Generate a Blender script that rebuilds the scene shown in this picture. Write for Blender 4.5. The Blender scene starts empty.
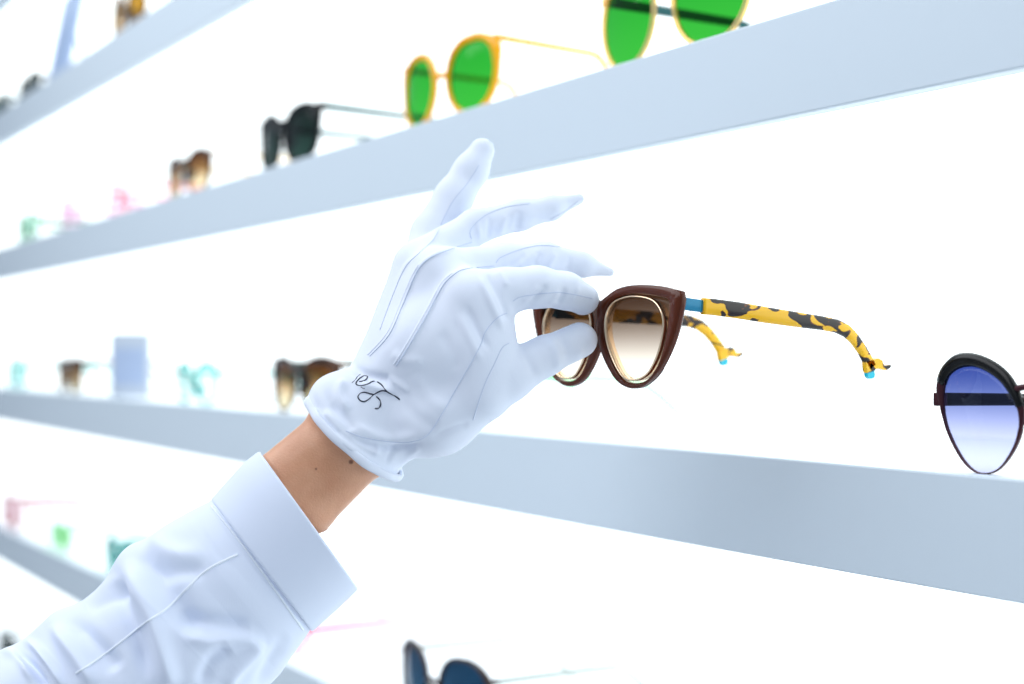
import bpy, bmesh, math, random
import numpy as np
from mathutils import Vector
from mathutils.bvhtree import BVHTree
random.seed(4); np.random.seed(4)
SC = bpy.context.scene
COL = SC.collection
PI = math.pi

# ------------------------------------------------------------------ camera frame
F = 50.0/36.0*1024.0            # focal length in pixels
HZ = 355.5                      # horizon row
CAM = np.array([0.0, -0.5647, 1.45])
cs, sn = 0.5237, 0.8519         # the shelf wall runs along world X, its front at y = 0
RM = np.array([[cs, -sn, 0], [sn, cs, 0], [0, 0, 1.0]])
def cam3(px, py, d): return np.array([(px-512)/F*d, d, (HZ-py)/F*d])
def toW(p): return np.asarray(p) @ RM.T + CAM
def W(px, py, d): return toW(cam3(px, py, d))
def front(px, py, y):           # world point on the plane y = const
    r = RM @ cam3(px, py, 1.0); t = (y-CAM[1])/r[1]; return CAM + t*r
def side(px, py, x):            # world point on the plane x = const
    r = RM @ cam3(px, py, 1.0); t = (x-CAM[0])/r[0]; return CAM + t*r

# ------------------------------------------------------------------ materials
def nt(name):
    m = bpy.data.materials.new(name); m.use_nodes = True
    t = m.node_tree
    for n in list(t.nodes): t.nodes.remove(n)
    o = t.nodes.new('ShaderNodeOutputMaterial')
    return m, t, o
def lin(c):
    return tuple((x/12.92 if x <= 0.04045 else ((x+0.055)/1.055)**2.4) for x in [v/255 for v in c]) + (1,)
def pbr(name, rgb, rough=0.5, metal=0.0, spec=0.5, bump=None, trans=0.0, coat=0.0):
    m, t, o = nt(name)
    p = t.nodes.new('ShaderNodeBsdfPrincipled')
    p.inputs['Base Color'].default_value = lin(rgb)
    p.inputs['Roughness'].default_value = rough
    p.inputs['Metallic'].default_value = metal
    p.inputs['Specular IOR Level'].default_value = spec
    p.inputs['Transmission Weight'].default_value = trans
    p.inputs['Coat Weight'].default_value = coat
    if bump:
        sc, st, ds = bump
        tc = t.nodes.new('ShaderNodeTexCoord')
        n = t.nodes.new('ShaderNodeTexNoise'); n.inputs['Scale'].default_value = sc; n.inputs['Detail'].default_value = 3
        b = t.nodes.new('ShaderNodeBump'); b.inputs['Strength'].default_value = st; b.inputs['Distance'].default_value = ds
        t.links.new(tc.outputs['Object'], n.inputs['Vector'])
        t.links.new(n.outputs['Fac'], b.inputs['Height']); t.links.new(b.outputs['Normal'], p.inputs['Normal'])
    t.links.new(p.outputs[0], o.inputs[0])
    return m
def emit(name, rgb, s):
    m, t, o = nt(name)
    e = t.nodes.new('ShaderNodeEmission'); e.inputs[0].default_value = lin(rgb); e.inputs[1].default_value = s
    t.links.new(e.outputs[0], o.inputs[0]); return m
def cloth(name, rgb, scale, strength, coarse, translucent=0.0):
    m, t, o = nt(name)
    p = t.nodes.new('ShaderNodeBsdfPrincipled')
    p.inputs['Base Color'].default_value = lin(rgb); p.inputs['Roughness'].default_value = 0.75
    p.inputs['Specular IOR Level'].default_value = 0.25
    p.inputs['Sheen Weight'].default_value = 0.15
    tc = t.nodes.new('ShaderNodeTexCoord')
    w1 = t.nodes.new('ShaderNodeTexWave'); w1.bands_direction = 'X'; w1.inputs['Scale'].default_value = scale
    w2 = t.nodes.new('ShaderNodeTexWave'); w2.bands_direction = 'Z'; w2.inputs['Scale'].default_value = scale
    n = t.nodes.new('ShaderNodeTexNoise'); n.inputs['Scale'].default_value = coarse; n.inputs['Detail'].default_value = 4
    ma = t.nodes.new('ShaderNodeMath'); ma.operation = 'ADD'
    mb = t.nodes.new('ShaderNodeMath'); mb.operation = 'MULTIPLY_ADD'; mb.inputs[1].default_value = 1.2
    b = t.nodes.new('ShaderNodeBump'); b.inputs['Strength'].default_value = strength; b.inputs['Distance'].default_value = 0.0005
    for x in (w1, w2, n): t.links.new(tc.outputs['Object'], x.inputs['Vector'])
    t.links.new(w1.outputs['Fac'], ma.inputs[0]); t.links.new(w2.outputs['Fac'], ma.inputs[1])
    t.links.new(n.outputs['Fac'], mb.inputs[0]); t.links.new(ma.outputs[0], mb.inputs[2])
    t.links.new(mb.outputs[0], b.inputs['Height']); t.links.new(b.outputs['Normal'], p.inputs['Normal'])
    if translucent:
        tr = t.nodes.new('ShaderNodeBsdfTranslucent'); tr.inputs[0].default_value = lin(rgb)
        mx = t.nodes.new('ShaderNodeMixShader'); mx.inputs[0].default_value = translucent
        t.links.new(p.outputs[0], mx.inputs[1]); t.links.new(tr.outputs[0], mx.inputs[2]); t.links.new(mx.outputs[0], o.inputs[0])
    else:
        t.links.new(p.outputs[0], o.inputs[0])
    return m
def lens_mat(name, top, bot, z0, z1, gloss=1.0):
    """thin tinted glass, tint graded from bot (at local z0) to top (at local z1)"""
    m, t, o = nt(name)
    tc = t.nodes.new('ShaderNodeTexCoord'); sx = t.nodes.new('ShaderNodeSeparateXYZ')
    mr = t.nodes.new('ShaderNodeMapRange'); mr.inputs['From Min'].default_value = z0; mr.inputs['From Max'].default_value = z1
    cr = t.nodes.new('ShaderNodeValToRGB')
    sq = lambda c: tuple(math.sqrt(max(v, 0)) for v in lin(c)[:3]) + (1,)
    cr.color_ramp.interpolation = 'EASE'
    cr.color_ramp.elements[0].color = sq(bot); cr.color_ramp.elements[1].color = sq(top)
    tr = t.nodes.new('ShaderNodeBsdfTransparent'); g = t.nodes.new('ShaderNodeBsdfGlossy'); g.inputs['Roughness'].default_value = 0.03
    fr = t.nodes.new('ShaderNodeFresnel'); fr.inputs['IOR'].default_value = 1.3
    mu = t.nodes.new('ShaderNodeMath'); mu.operation = 'MULTIPLY'; mu.inputs[1].default_value = gloss
    mx = t.nodes.new('ShaderNodeMixShader')
    L = t.links.new
    L(tc.outputs['Object'], sx.inputs[0]); L(sx.outputs['Z'], mr.inputs['Value']); L(mr.outputs[0], cr.inputs[0])
    L(cr.outputs[0], tr.inputs[0]); L(fr.outputs[0], mu.inputs[0]); L(mu.outputs[0], mx.inputs[0])
    ge = t.nodes.new('ShaderNodeNewGeometry'); iv = t.nodes.new('ShaderNodeMath'); iv.operation = 'SUBTRACT'; iv.inputs[0].default_value = 1.0
    m2 = t.nodes.new('ShaderNodeMath'); m2.operation = 'MULTIPLY'
    L(ge.outputs['Backfacing'], iv.inputs[1]); L(mu.outputs[0], m2.inputs[0]); L(iv.outputs[0], m2.inputs[1]); L(m2.outputs[0], mx.inputs[0])
    L(tr.outputs[0], mx.inputs[1]); L(g.outputs[0], mx.inputs[2]); L(mx.outputs[0], o.inputs[0])
    return m
def clear_mat(name, rgb, fac=0.35, rough=0.1):
    """translucent coloured acetate: part tinted see-through, part glossy plastic"""
    m, t, o = nt(name)
    tr = t.nodes.new('ShaderNodeBsdfTransparent'); tr.inputs[0].default_value = lin(rgb)
    p = t.nodes.new('ShaderNodeBsdfPrincipled'); p.inputs['Base Color'].default_value = lin(rgb); p.inputs['Roughness'].default_value = rough
    mx = t.nodes.new('ShaderNodeMixShader'); mx.inputs[0].default_value = fac
    t.links.new(tr.outputs[0], mx.inputs[1]); t.links.new(p.outputs[0], mx.inputs[2]); t.links.new(mx.outputs[0], o.inputs[0])
    return m
def tortoise(name, base, spots, scale, thr, rough=0.15, stretch=(1, 1, 1), clear=0.0):
    m, t, o = nt(name)
    L = t.links.new
    tc = t.nodes.new('ShaderNodeTexCoord'); mp = t.nodes.new('ShaderNodeMapping'); mp.inputs['Scale'].default_value = stretch
    n = t.nodes.new('ShaderNodeTexNoise'); n.inputs['Scale'].default_value = scale; n.inputs['Detail'].default_value = 1.5; n.inputs['Distortion'].default_value = 0.8
    cr = t.nodes.new('ShaderNodeValToRGB'); e = cr.color_ramp.elements
    e[0].position = 0; e[0].color = lin(base)
    e[1].position = thr; e[1].color = lin(base)
    k = 0.035/len(spots)*2
    for i, c in enumerate(spots):
        a = e.new(min(0.99, thr+0.012+i*k)); a.color = lin(c)
    p = t.nodes.new('ShaderNodeBsdfPrincipled'); p.inputs['Roughness'].default_value = rough
    L(tc.outputs['Object'], mp.inputs[0]); L(mp.outputs[0], n.inputs['Vector']); L(n.outputs['Fac'], cr.inputs[0]); L(cr.outputs[0], p.inputs['Base Color'])
    if clear:
        tr = t.nodes.new('ShaderNodeBsdfTransparent'); L(cr.outputs[0], tr.inputs[0])
        mx = t.nodes.new('ShaderNodeMixShader'); mx.inputs[0].default_value = 1-clear
        L(tr.outputs[0], mx.inputs[1]); L(p.outputs[0], mx.inputs[2]); L(mx.outputs[0], o.inputs[0])
    else:
        L(p.outputs[0], o.inputs[0])
    return m

# ------------------------------------------------------------------ object helpers
def mk(name, verts, faces, mat, parent=None, loc=None, smooth=True):
    me = bpy.data.meshes.new(name)
    v = np.asarray(verts, dtype=float)
    if loc is not None: v = v - np.asarray(loc)
    me.from_pydata(v.tolist(), [], faces if isinstance(faces, list) else faces.tolist())
    me.update()
    if smooth: me.polygons.foreach_set('use_smooth', [True]*len(me.polygons))
    o = bpy.data.objects.new(name, me); COL.objects.link(o)
    if mat: o.data.materials.append(mat)
    if parent: o.parent = parent
    elif loc is not None: o.location = Vector(loc)
    return o
def fix(o):
    bm = bmesh.new(); bm.from_mesh(o.data); bmesh.ops.recalc_face_normals(bm, faces=bm.faces); bm.to_mesh(o.data); bm.free(); return o
def tag(o, label, cat, group=None):
    o['label'] = label; o['category'] = cat
    if group: o['group'] = group
    return o
def empty(name, loc, rz=0.0, rx=0.0, ry=0.0):
    o = bpy.data.objects.new(name, None); COL.objects.link(o); o.location = Vector(loc); o.rotation_euler = (rx, ry, rz)
    o.empty_display_size = 0.05; return o
class MB:
    def __init__(s): s.v = []; s.f = []
    def add(s, v, f):
        b = len(s.v); s.v += [list(map(float, x)) for x in v]; s.f += [[i+b for i in q] for q in f]
    def box(s, a, b, bev=0.0):
        bm = bmesh.new(); bmesh.ops.create_cube(bm, size=1)
        a = np.array(a); b = np.array(b); c = (a+b)/2; d = (b-a)
        for v in bm.verts: v.co = Vector((c[0]+v.co.x*d[0], c[1]+v.co.y*d[1], c[2]+v.co.z*d[2]))
        if bev: bmesh.ops.bevel(bm, geom=list(bm.edges), offset=bev, segments=2, profile=0.5, affect='EDGES')
        bm.verts.index_update()
        s.add([v.co[:] for v in bm.verts], [[v.index for v in f.verts] for f in bm.faces]); bm.free()
    def loft(s, loops, caps=True, closed=False):
        n = len(loops[0]); L = len(loops); v = [p for l in loops for p in l]; f = []
        for i in range(L if closed else L-1):
            j = (i+1) % L
            for k in range(n):
                m = (k+1) % n; f.append([i*n+k, i*n+m, j*n+m, j*n+k])
        if caps and not closed: f.append(list(range(n))[::-1]); f.append([(L-1)*n+k for k in range(n)])
        s.add(v, f)
    def build(s, name, mat, parent=None, smooth=True, loc=None):
        return fix(mk(name, s.v, s.f, mat, parent, loc, smooth))
def crom(P, n, closed=False):
    P = [np.array(p, float) for p in P]; out = []; N = len(P)
    segs = N if closed else N-1
    for i in range(segs):
        if closed: a, b, c, d = P[(i-1) % N], P[i], P[(i+1) % N], P[(i+2) % N]
        else: a, b, c, d = P[max(i-1, 0)], P[i], P[i+1], P[min(i+2, N-1)]
        for k in range(n):
            t = k/n
            out.append(0.5*((2*b)+(c-a)*t+(2*a-5*b+4*c-d)*t*t+(3*b-a-3*c+d)*t**3))
    if not closed: out.append(P[-1])
    return np.array(out)
def tube(P, r, n=8):
    """round tube along points P; r scalar or list. Returns loops for MB.loft"""
    P = np.asarray(P, float); loops = []
    T = np.gradient(P, axis=0); T /= np.linalg.norm(T, axis=1)[:, None]+1e-12
    up = np.array([0, 0, 1.0]) if abs(T[0][2]) < 0.9 else np.array([1.0, 0, 0])
    u = np.cross(T[0], up); u /= np.linalg.norm(u)
    for i in range(len(P)):
        u = u - T[i]*np.dot(u, T[i]); u /= np.linalg.norm(u); w = np.cross(T[i], u)
        rr = r[i] if hasattr(r, '__len__') else r
        loops.append([P[i]+rr*(math.cos(2*PI*k/n)*u+math.sin(2*PI*k/n)*w) for k in range(n)])
    return loops

# ------------------------------------------------------------------ shop fitting
M_back = emit('backlit_panel', (243, 252, 255), 2.1)
M_under = emit('under_shelf_light', (245, 253, 255), 2.3)
M_shelf = pbr('white_lacquer', (232, 238, 244), 0.4)
M_fascia = pbr('satin_fascia', (211, 223, 232), 0.45)
M_floor = pbr('pale_floor', (190, 192, 195), 0.35, bump=(60, 0.1, 0.001))
XL, XR, DEEP = -5.2, 1.6, 0.27
TH = 0.0595
CZ = {'E': 0.667, 'D': 0.417, 'A': 0.1675, 'B': -0.0894, 'C': -0.345, 'F': -0.602}
desc = {'E': 'highest white shelf, its blue-white edge cut by the upper left corner',
        'D': 'white display shelf crossing the upper left corner, second from the top',
        'A': 'white display shelf above the gloved hand, carrying the green-lensed sunglasses',
        'B': 'white display shelf behind the wrist, carrying the round blue sunglasses',
        'C': 'white display shelf passing behind the shirt sleeve, low on the wall',
        'F': 'lowest white shelf, seen only in the bottom left corner'}
TOP = {}
for k, z in CZ.items():
    zc = CAM[2]+z; TOP[k] = zc+TH/2
    r = empty('display_shelf', (-1.0, 0.0, zc-TH/2))
    tag(r, desc[k], 'shelf', 'backlit shelves on the wall')
    L0 = (-1.0, 0.0, zc-TH/2)
    b = MB(); b.box((XL, 0.012, zc-TH/2+0.004), (XR, DEEP, zc+TH/2), 0.0015)
    o = b.build('shelf_board', M_shelf, r, False); o.data.transform(__import__('mathutils').Matrix.Translation(-Vector(L0)))
    b = MB(); b.box((XL, 0.0, zc-TH/2), (XR, 0.0118, zc+TH/2), 0.0012)
    o = b.build('fascia', M_fascia, r, False); o.data.transform(__import__('mathutils').Matrix.Translation(-Vector(L0)))
    b = MB(); b.box((XL, 0.02, zc-TH/2), (XR, DEEP-0.01, zc-TH/2+0.0038))
    o = b.build('light_panel', M_under, r, False); o.data.transform(__import__('mathutils').Matrix.Translation(-Vector(L0)))
b = MB(); b.box((XL, DEEP, 0.0), (XR, DEEP+0.05, 2.7))
o = b.build('wall_back', M_back, None, False); o['kind'] = 'structure'
b = MB(); b.box((XL, -3.5, -0.05), (XR, DEEP+0.05, 0.0))
o = b.build('floor', M_floor, None, False); o['kind'] = 'structure'

# ------------------------------------------------------------------ sunglasses builder
NA = 72
def superell(a, b, e, lift=0.0, n=72, drop=0.0):
    """lens opening outline centred on 0 (outer side +x)"""
    P = []
    for i in range(n):
        t = 2*PI*i/n; c, s = math.cos(t), math.sin(t)
        x = a*math.copysign(abs(c)**e, c); z = b*math.copysign(abs(s)**e, s)
        z += lift*max(0, x/a)*max(0, z/b)**0.5 if z > 0 else 0
        if z < 0: x += -drop*(z/b)*(1 if x < 0 else -0.6)   # pear shaped bottom
        P.append((x, z))
    return np.array(P)
def radial(P, c, n=NA):
    """resample star-shaped outline by angle round c -> radii"""
    P = np.asarray(P); d = P-c; th = np.arctan2(d[:, 1], d[:, 0]); r = np.hypot(d[:, 0], d[:, 1])
    o = np.argsort(th); th = th[o]; r = r[o]
    T = -PI+2*PI*np.arange(n)/n
    return T, np.interp(T, np.r_[th-2*PI, th, th+2*PI], np.r_[r, r, r])
def ring_mesh(mb, c, T, ri, ro, y0, y1, k, mirror, bev=0.0009):
    loops = []
    prof = [(0, bev, 0), (0, 0, bev), (1, 0, -bev), (1, bev, 0), (1, -bev, 0), (1, -0.0, -bev), (0, -0.0, bev), (0, -bev, 0)]
    for i in range(len(T)):
        lp = []
        for j, (w, dy, dr) in enumerate(prof):
            r = ri[i] if w == 0 else ro[i]
            if ro[i]-ri[i] < 2.2*bev: dr *= 0.4
            r += dr
            y = (y0+dy) if j < 4 else (y1+dy)
            x = c[0]+r*math.cos(T[i]); z = c[1]+r*math.sin(T[i])
            lp.append(((-x if mirror else x), y+k*x*x, z))
        loops.append(lp)
    mb.loft(loops, closed=True)
def lens_mesh(mb, c, T, ri, y, k, mirror, th=0.0014, dome=0.0016, sub=7):
    n = len(T)
    for sgn in (0, 1):
        v = []; f = []
        for j in range(1, sub+1):
            s = j/sub
            for i in range(n):
                x = c[0]+ri[i]*s*math.cos(T[i]); z = c[1]+ri[i]*s*math.sin(T[i])
                v.append(((-x if mirror else x), y+k*x*x-dome*(1-s*s)+(th if sgn else 0), z))
        v.append(((-c[0] if mirror else c[0]), y+k*c[0]**2-dome+(th if sgn else 0), c[1]))
        for j in range(sub-1):
            for i in range(n):
                m = (i+1) % n; f.append([j*n+i, j*n+m, (j+1)*n+m, (j+1)*n+i])
        for i in range(n): f.append([len(v)-1, i, (i+1) % n])
        mb.add(v, f)
    base = len(mb.v)-2*(sub*n+1)                     # close the edge
    for i in range(n):
        m = (i+1) % n; a = base+(sub-1)*n; b2 = a+sub*n+1
        mb.f.append([a+i, a+m, b2+m, b2+i])
def temple_loops(path, th, xs):
    """path: list of (y, z, height); rounded rectangular section"""
    P = np.array(path); loops = []
    T = np.gradient(P[:, :2], axis=0); T /= np.linalg.norm(T, axis=1)[:, None]+1e-9
    for i in range(len(P)):
        nz = np.array([-T[i][1], T[i][0]]); h = P[i][2]/2; b = min(th/2, h)*0.55
        lp = []
        for (a, q) in ((1, 1), (-1, 1), (-1, -1), (1, -1)):
            prs = [(a*(th/2), q*(h-b)), (a*(th/2-b), q*h)]
            if a*q < 0: prs = prs[::-1]
            for (dx, dn) in prs:
                lp.append((xs[i]+dx, P[i][0]+nz[0]*dn, P[i][1]+nz[1]*dn))
        loops.append(lp)
    return loops
def default_path(hy, hz, L, h0, h1, zt, bend=0.7, n=22):
    out = []
    for i in range(n+1):
        t = i/n; y = hy+L*t
        s = max(0, (t-bend)/(1-bend))
        z = hz-0.06*L*t*0.3-(hz-zt-0.018*L)*(s**1.5)
        h = h0+(h1-h0)*t
        if t > 0.93: h *= 1-0.6*((t-0.93)/0.07)**2
        out.append((y, z, h))
    return out
def sunglasses(label, loc, fm, tm, lm, shape=None, opening=None, outer=None, rim=(0.0035, 0.0022), corner=0.0,
               bridge=0.018, depth=0.0036, k=1.2, rz=0.0, bz=0.55, bh=0.004, hinge_z=None, L=0.142, th=0.0034, h0=0.006, h1=0.0045,
               path=None, tip_z=0.002, liner=None, pads=True, left_temple=True, group=None, brow=None, endpiece=True, rx=0.0,
               bar=None, name='sunglasses', tip=None, right_temple=True, scale=1.24, toe=(0, 0)):
    root = empty(name, loc, rz, rx); root.scale = (scale,)*3; tag(root, label, 'sunglasses', group)
    if opening is None:
        a, b, e, lift, drop = shape
        P = superell(a, b, e, lift, drop=drop); c = np.array([bridge/2+a, 0.0]); P = P+c
        P[:, 1] -= P[:, 1].min()-rim[1]; c[1] = (P[:, 1].min()+P[:, 1].max())/2
    else:
        P = crom(opening, 6, True); c = P.mean(axis=0)
    T, ri = radial(P, c)
    if outer is not None:
        _, ro = radial(crom(outer, 6, True), c); ro = np.maximum(ro, ri+0.0008)
    else:
        s = (np.sin(T)+1)/2
        ro = ri+rim[1]+(rim[0]-rim[1])*s**1.5
        ro += corner*np.exp(-((T-0.55)/0.28)**2)
    top = c[1]+(ro*np.sin(T)).max(); xo = (c[0]+ro*np.cos(T)).max()
    iz = np.argmax(c[0]+ro*np.cos(T)); zh = c[1]+ro[iz]*math.sin(T[iz])
    if hinge_z is not None: zh = hinge_z
    elif outer is None: zh = top-0.012 if corner < 0.003 else top-0.006
    # front frame: two rims, the bridge, hinge end pieces
    mb = MB()
    for mir in (False, True): ring_mesh(mb, c, T, ri, ro, 0, depth, k, mir)
    xi = (c[0]+ro*np.cos(T)).min(); zb = bz*top
    j = np.argmin(np.abs(c[1]+ro*np.sin(T)-zb)+(np.cos(T) > 0)*9); xb = c[0]+(ro[j]+ri[j])*0.5*math.cos(T[j])
    pts = np.array([(xb*math.cos(PI*t), -0.0004+depth/2-0.0006*math.sin(PI*t), zb+0.0022*math.sin(PI*t)) for t in np.linspace(0, 1, 13)])
    lp = []
    for q in pts: lp.append([(q[0], q[1]+depth*0.42*math.cos(2*PI*m/10), q[2]+bh/2*math.sin(2*PI*m/10)) for m in range(10)])
    mb.loft(lp)
    if endpiece:
        j = np.argmin(np.abs(c[1]+ro*np.sin(T)-zh)+(np.cos(T) < 0)*9); xe = c[0]+ro[j]*math.cos(T[j])
        for sx in (1, -1):
            x0 = xe-0.0018; x1 = xe+0.0030
            y0 = k*xe*xe
            mb.box((min(sx*x0, sx*x1), y0+0.0002, zh-h0/2), (max(sx*x0, sx*x1), y0+depth+0.003, zh+h0/2), 0.0006)
        xh = xe+0.0012
    else: xh = xo-0.002
    if pads:
        for sx in (1, -1):
            zc_ = zb-0.010
            q = [(sx*(xi+0.0006+0.0012*t), depth+0.0006+0.004*math.sin(PI*t), zc_-0.0065+0.013*t) for t in np.linspace(0, 1, 7)]
            mb.loft(tube(q, [0.0007+0.0021*math.sin(PI*(0.08+0.84*t)) for t in np.linspace(0, 1, 7)], 8))
    mb.build('front_frame', fm, root)
    if brow is not None:
        mb = MB()
        for mir in (False, True):
            lps = []
            for i in range(len(T)):
                if T[i] < brow[1] or T[i] > brow[2]: continue
                u = (T[i]-brow[1])/(brow[2]-brow[1]); g = math.sin(PI*u)**0.5
                lp = []
                for m in range(8):
                    rr = (ri[i]+ro[i])/2+((ro[i]-ri[i])/2+brow[0]*g)*math.cos(2*PI*m/8)
                    x = c[0]+rr*math.cos(T[i]); z = c[1]+rr*math.sin(T[i])
                    lp.append(((-x if mir else x), depth/2+(depth/2+0.0012)*math.sin(2*PI*m/8)+k*x*x, z))
                lps.append(lp)
            mb.loft(lps)
        mb.build('brow_bar', brow[3], root)
    if liner is not None:
        for mir in (False, True):
            mb = MB(); _, rl = radial(crom(liner[0], 6, True), c)
            ring_mesh(mb, c, T, rl-0.0009, rl, -0.0004, depth+0.0004, k, mir, 0.0003); mb.build('inner_ring', liner[1], root)
    for mir in (False, True):
        mb = MB(); lens_mesh(mb, c, T, ri+0.0002, depth*0.45, k, mir); mb.build('lens', lm, root)
    # temples
    for sx in ((1, -1) if left_temple else (1,)):
        if sx == 1 and not right_temple: continue
        p = path if path is not None else default_path(k*xh*xh+depth+0.0012, zh, L, h0, h1, tip_z)
        if sx < 0: p = [(q[0], q[1]+toe[1]*max(0, q[0]-p[0][0]), q[2]) for q in p]
        tx = lambda q: (toe[0]*max(0, q[0]-p[0][0]) if sx < 0 else 0)
        if bar is not None:
            (yb, bm_, bhh) = bar
            pb = [q for q in p if q[0] <= yb]; pr = [q for q in p if q[0] >= yb]
            t1 = empty  # noqa
            mb = MB(); mb.loft(temple_loops([(q[0], q[1], bhh) for q in pb], 0.0016, [sx*xh+tx(q) for q in pb])); 
            mbt = MB(); mbt.loft(temple_loops(pr, th, [sx*xh+tx(q) for q in pr]))
            to = mbt.build('temple', tm, root); mb.build('hinge_bar', bm_, to)
        else:
            mb = MB(); mb.loft(temple_loops(p, th, [sx*(xh-0.006*i/len(p)) for i in range(len(p))])); to = mb.build('temple', tm, root)
        if tip is not None: tip(to, sx, xh, toe if sx < 0 else (0, 0), p[0][0])
    return root

# ------------------------------------------------------------------ held cat-eye sunglasses
HX, HY = -0.5772, -0.1058                        # right hinge of the front
HC = np.array([HX-0.0775, HY, 1.45+0.0]); 
def hl(pts, y=HY):
    out = []
    for (px, py) in pts:
        q = front(px, py, y); out.append((q[0]-HC[0], q[2]-HC[2]))
    return out
outer_px = [(594, 313), (596, 304), (604, 297), (614, 289.6), (626, 285.7), (641, 284.7), (657, 286), (671, 289.5), (677, 291.5), (678, 296), (676.5, 309), (672.5, 329), (667, 347), (659.5, 364), (652, 376), (644, 384), (637, 388), (628, 388.5), (618, 383.6), (610, 374), (602, 358), (596.5, 339)]
open_px = [(602.5, 323), (604.5, 309), (612, 299.5), (626, 294.7), (641, 294.7), (656, 296.8), (664, 299), (666.5, 303), (664, 330), (659, 354), (651.5, 373), (642, 381.5), (632, 383.2), (622.5, 380.5), (614.5, 371), (607.5, 354), (603.5, 338.5)]
ring_px = [(604.5, 323), (607, 310), (614, 301), (627, 296), (641, 296.2), (652, 300), (658.5, 308), (661.5, 318), (661.5, 331), (656.5, 354), (648.5, 371.5), (640, 379), (632, 381), (623.5, 378.5), (616.5, 369), (609.5, 353), (605.5, 338)]
tp_px = [(684, 303.2, 13), (694, 304.5, 13), (705.4, 306, 13), (705.6, 306, 16.5), (716, 306.8, 16.5), (740, 310, 16.5), (770, 315, 16), (800, 319.5, 15), (825, 323, 14), (840, 326, 13.5), (850, 331, 13), (858, 339, 12), (865, 349, 11.5), (871, 360, 12.5), (874.5, 367, 12)]
PATH = []
for (px, py, h) in tp_px:
    q = side(px, py, HX-0.0045); dd = (q-CAM) @ np.array([-sn, cs, 0]); PATH.append((max(0.0052, q[1]-HY), q[2]-HC[2], h*dd/F))
M_brown = pbr('brown_acetate', (84, 34, 10), 0.22, spec=0.28)
M_gold = pbr('pale_gold_metal', (255, 226, 190), 0.2, 1.0)
M_blue = pbr('blue_metal', (0, 126, 164), 0.4, 0.1)
M_cyan = pbr('cyan_plastic', (0, 190, 215), 0.3)
M_yel = tortoise('yellow_tortoise', (255, 196, 8), [(120, 58, 6), (22, 13, 8), (28, 18, 12)], 120, 0.525, 0.3, (1, 0.6, 1.0), clear=0.08)
M_hlens = lens_mat('brown_gradient_lens', (48, 28, 16), (255, 244, 232), -0.021, 0.036, 0.5)
def held_tip(to, sx, xh, toe, y0):
    # forked end: a forward prong (cyan) and a raised tail
    mb = MB(); xx = sx*xh+toe[0]*0.142
    def P(px, py): q = side(px, py, HX-0.0045); return (q[1]-HY, q[2]-HC[2]+toe[1]*(q[1]-HY-y0))
    out = [P(*q) for q in [(867.5, 362), (880, 358), (884, 360.5), (886, 366), (890, 365), (892.5, 364.5), (892.3, 367.5), (888, 370.5), (884, 369.5), (880, 368), (875, 371), (869, 373), (868, 368)]]
    v = [(xx-0.0017, a, b2) for a, b2 in out]+[(xx+0.0017, a, b2) for a, b2 in out]; n = len(out)
    f = [list(range(n)), list(range(n, 2*n))[::-1]]+[[i, (i+1) % n, n+(i+1) % n, n+i] for i in range(n)]
    mb.add(v, f); mb.build('temple_tail', M_yel, to, False)
    out = [P(*q) for q in [(869, 372.5), (876.5, 370.5), (877, 376), (875.5, 378.5), (872, 379), (870, 377)]]
    mb = MB(); v = [(xx-0.0014, a, b2) for a, b2 in out]+[(xx+0.0014, a, b2) for a, b2 in out]; n = len(out)
    f = [list(range(n)), list(range(n, 2*n))[::-1]]+[[i, (i+1) % n, n+(i+1) % n, n+i] for i in range(n)]
    mb.add(v, f); mb.build('temple_tip', M_cyan, to, False)
fine = []
for i in range(len(PATH)-1):
    a, b2 = np.array(PATH[i]), np.array(PATH[i+1]); m = 1 if i in (2,) else 4
    for j in range(m): fine.append(tuple(a+(b2-a)*j/m))
fine.append(PATH[-1])
yb = (PATH[2][0]+PATH[3][0])/2
held = sunglasses('brown cat-eye sunglasses with yellow tortoise temples held by the white glove', tuple(HC),
    M_brown, M_yel, M_hlens, opening=hl(open_px), outer=hl(outer_px), depth=0.0046, k=0.35, scale=1.0, bz=0.56, bh=0.0095, endpiece=False, toe=(0.085, 0.05),
    path=fine, liner=(hl(ring_px), M_gold), bar=(yb, M_blue, 0.0066), th=0.0034, tip=held_tip, pads=False)

# ------------------------------------------------------------------ shelf sunglasses
def spot(px, shelf, y=0.016, dz=0.0):
    q = front(px, 300, y); return (q[0], y, TOP[shelf]+dz)
G = {k: 'sunglasses along the shelf '+v for k, v in
     {'A': 'above the hand', 'B': 'behind the hand', 'C': 'behind the sleeve', 'D': 'at the upper left', 'F': 'at the bottom left'}.items()}
M_gap = clear_mat('honey_acetate', (255, 230, 172), 0.38)
M_amb = clear_mat('amber_acetate', (255, 190, 16), 0.8)
M_black = pbr('black_acetate', (8, 10, 11), 0.25, spec=0.25)
M_dkgrn = pbr('dark_green_acetate', (18, 42, 34), 0.25)
M_horn = tortoise('dark_tortoise', (80, 42, 10), [(40, 22, 10), (22, 14, 8)], 90, 0.5, 0.2)
M_tealm = pbr('teal_metal', (20, 78, 80), 0.35, 0.4)
M_green = lens_mat('green_lens', (28, 132, 36), (44, 146, 44), 0, 0.05, 0.6)
M_dark = lens_mat('dark_green_lens', (8, 18, 16), (30, 52, 46), 0, 0.05, 1.0)
M_brl = lens_mat('brown_fade_lens', (84, 46, 8), (240, 220, 180), 0.004, 0.036, 1.0)
M_bluel = lens_mat('blue_gradient_lens', (38, 54, 120), (206, 206, 232), 0.0, 0.060, 1.0)
M_navy = lens_mat('navy_lens', (18, 46, 68), (30, 70, 94), 0, 0.045, 1.0)
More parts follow.
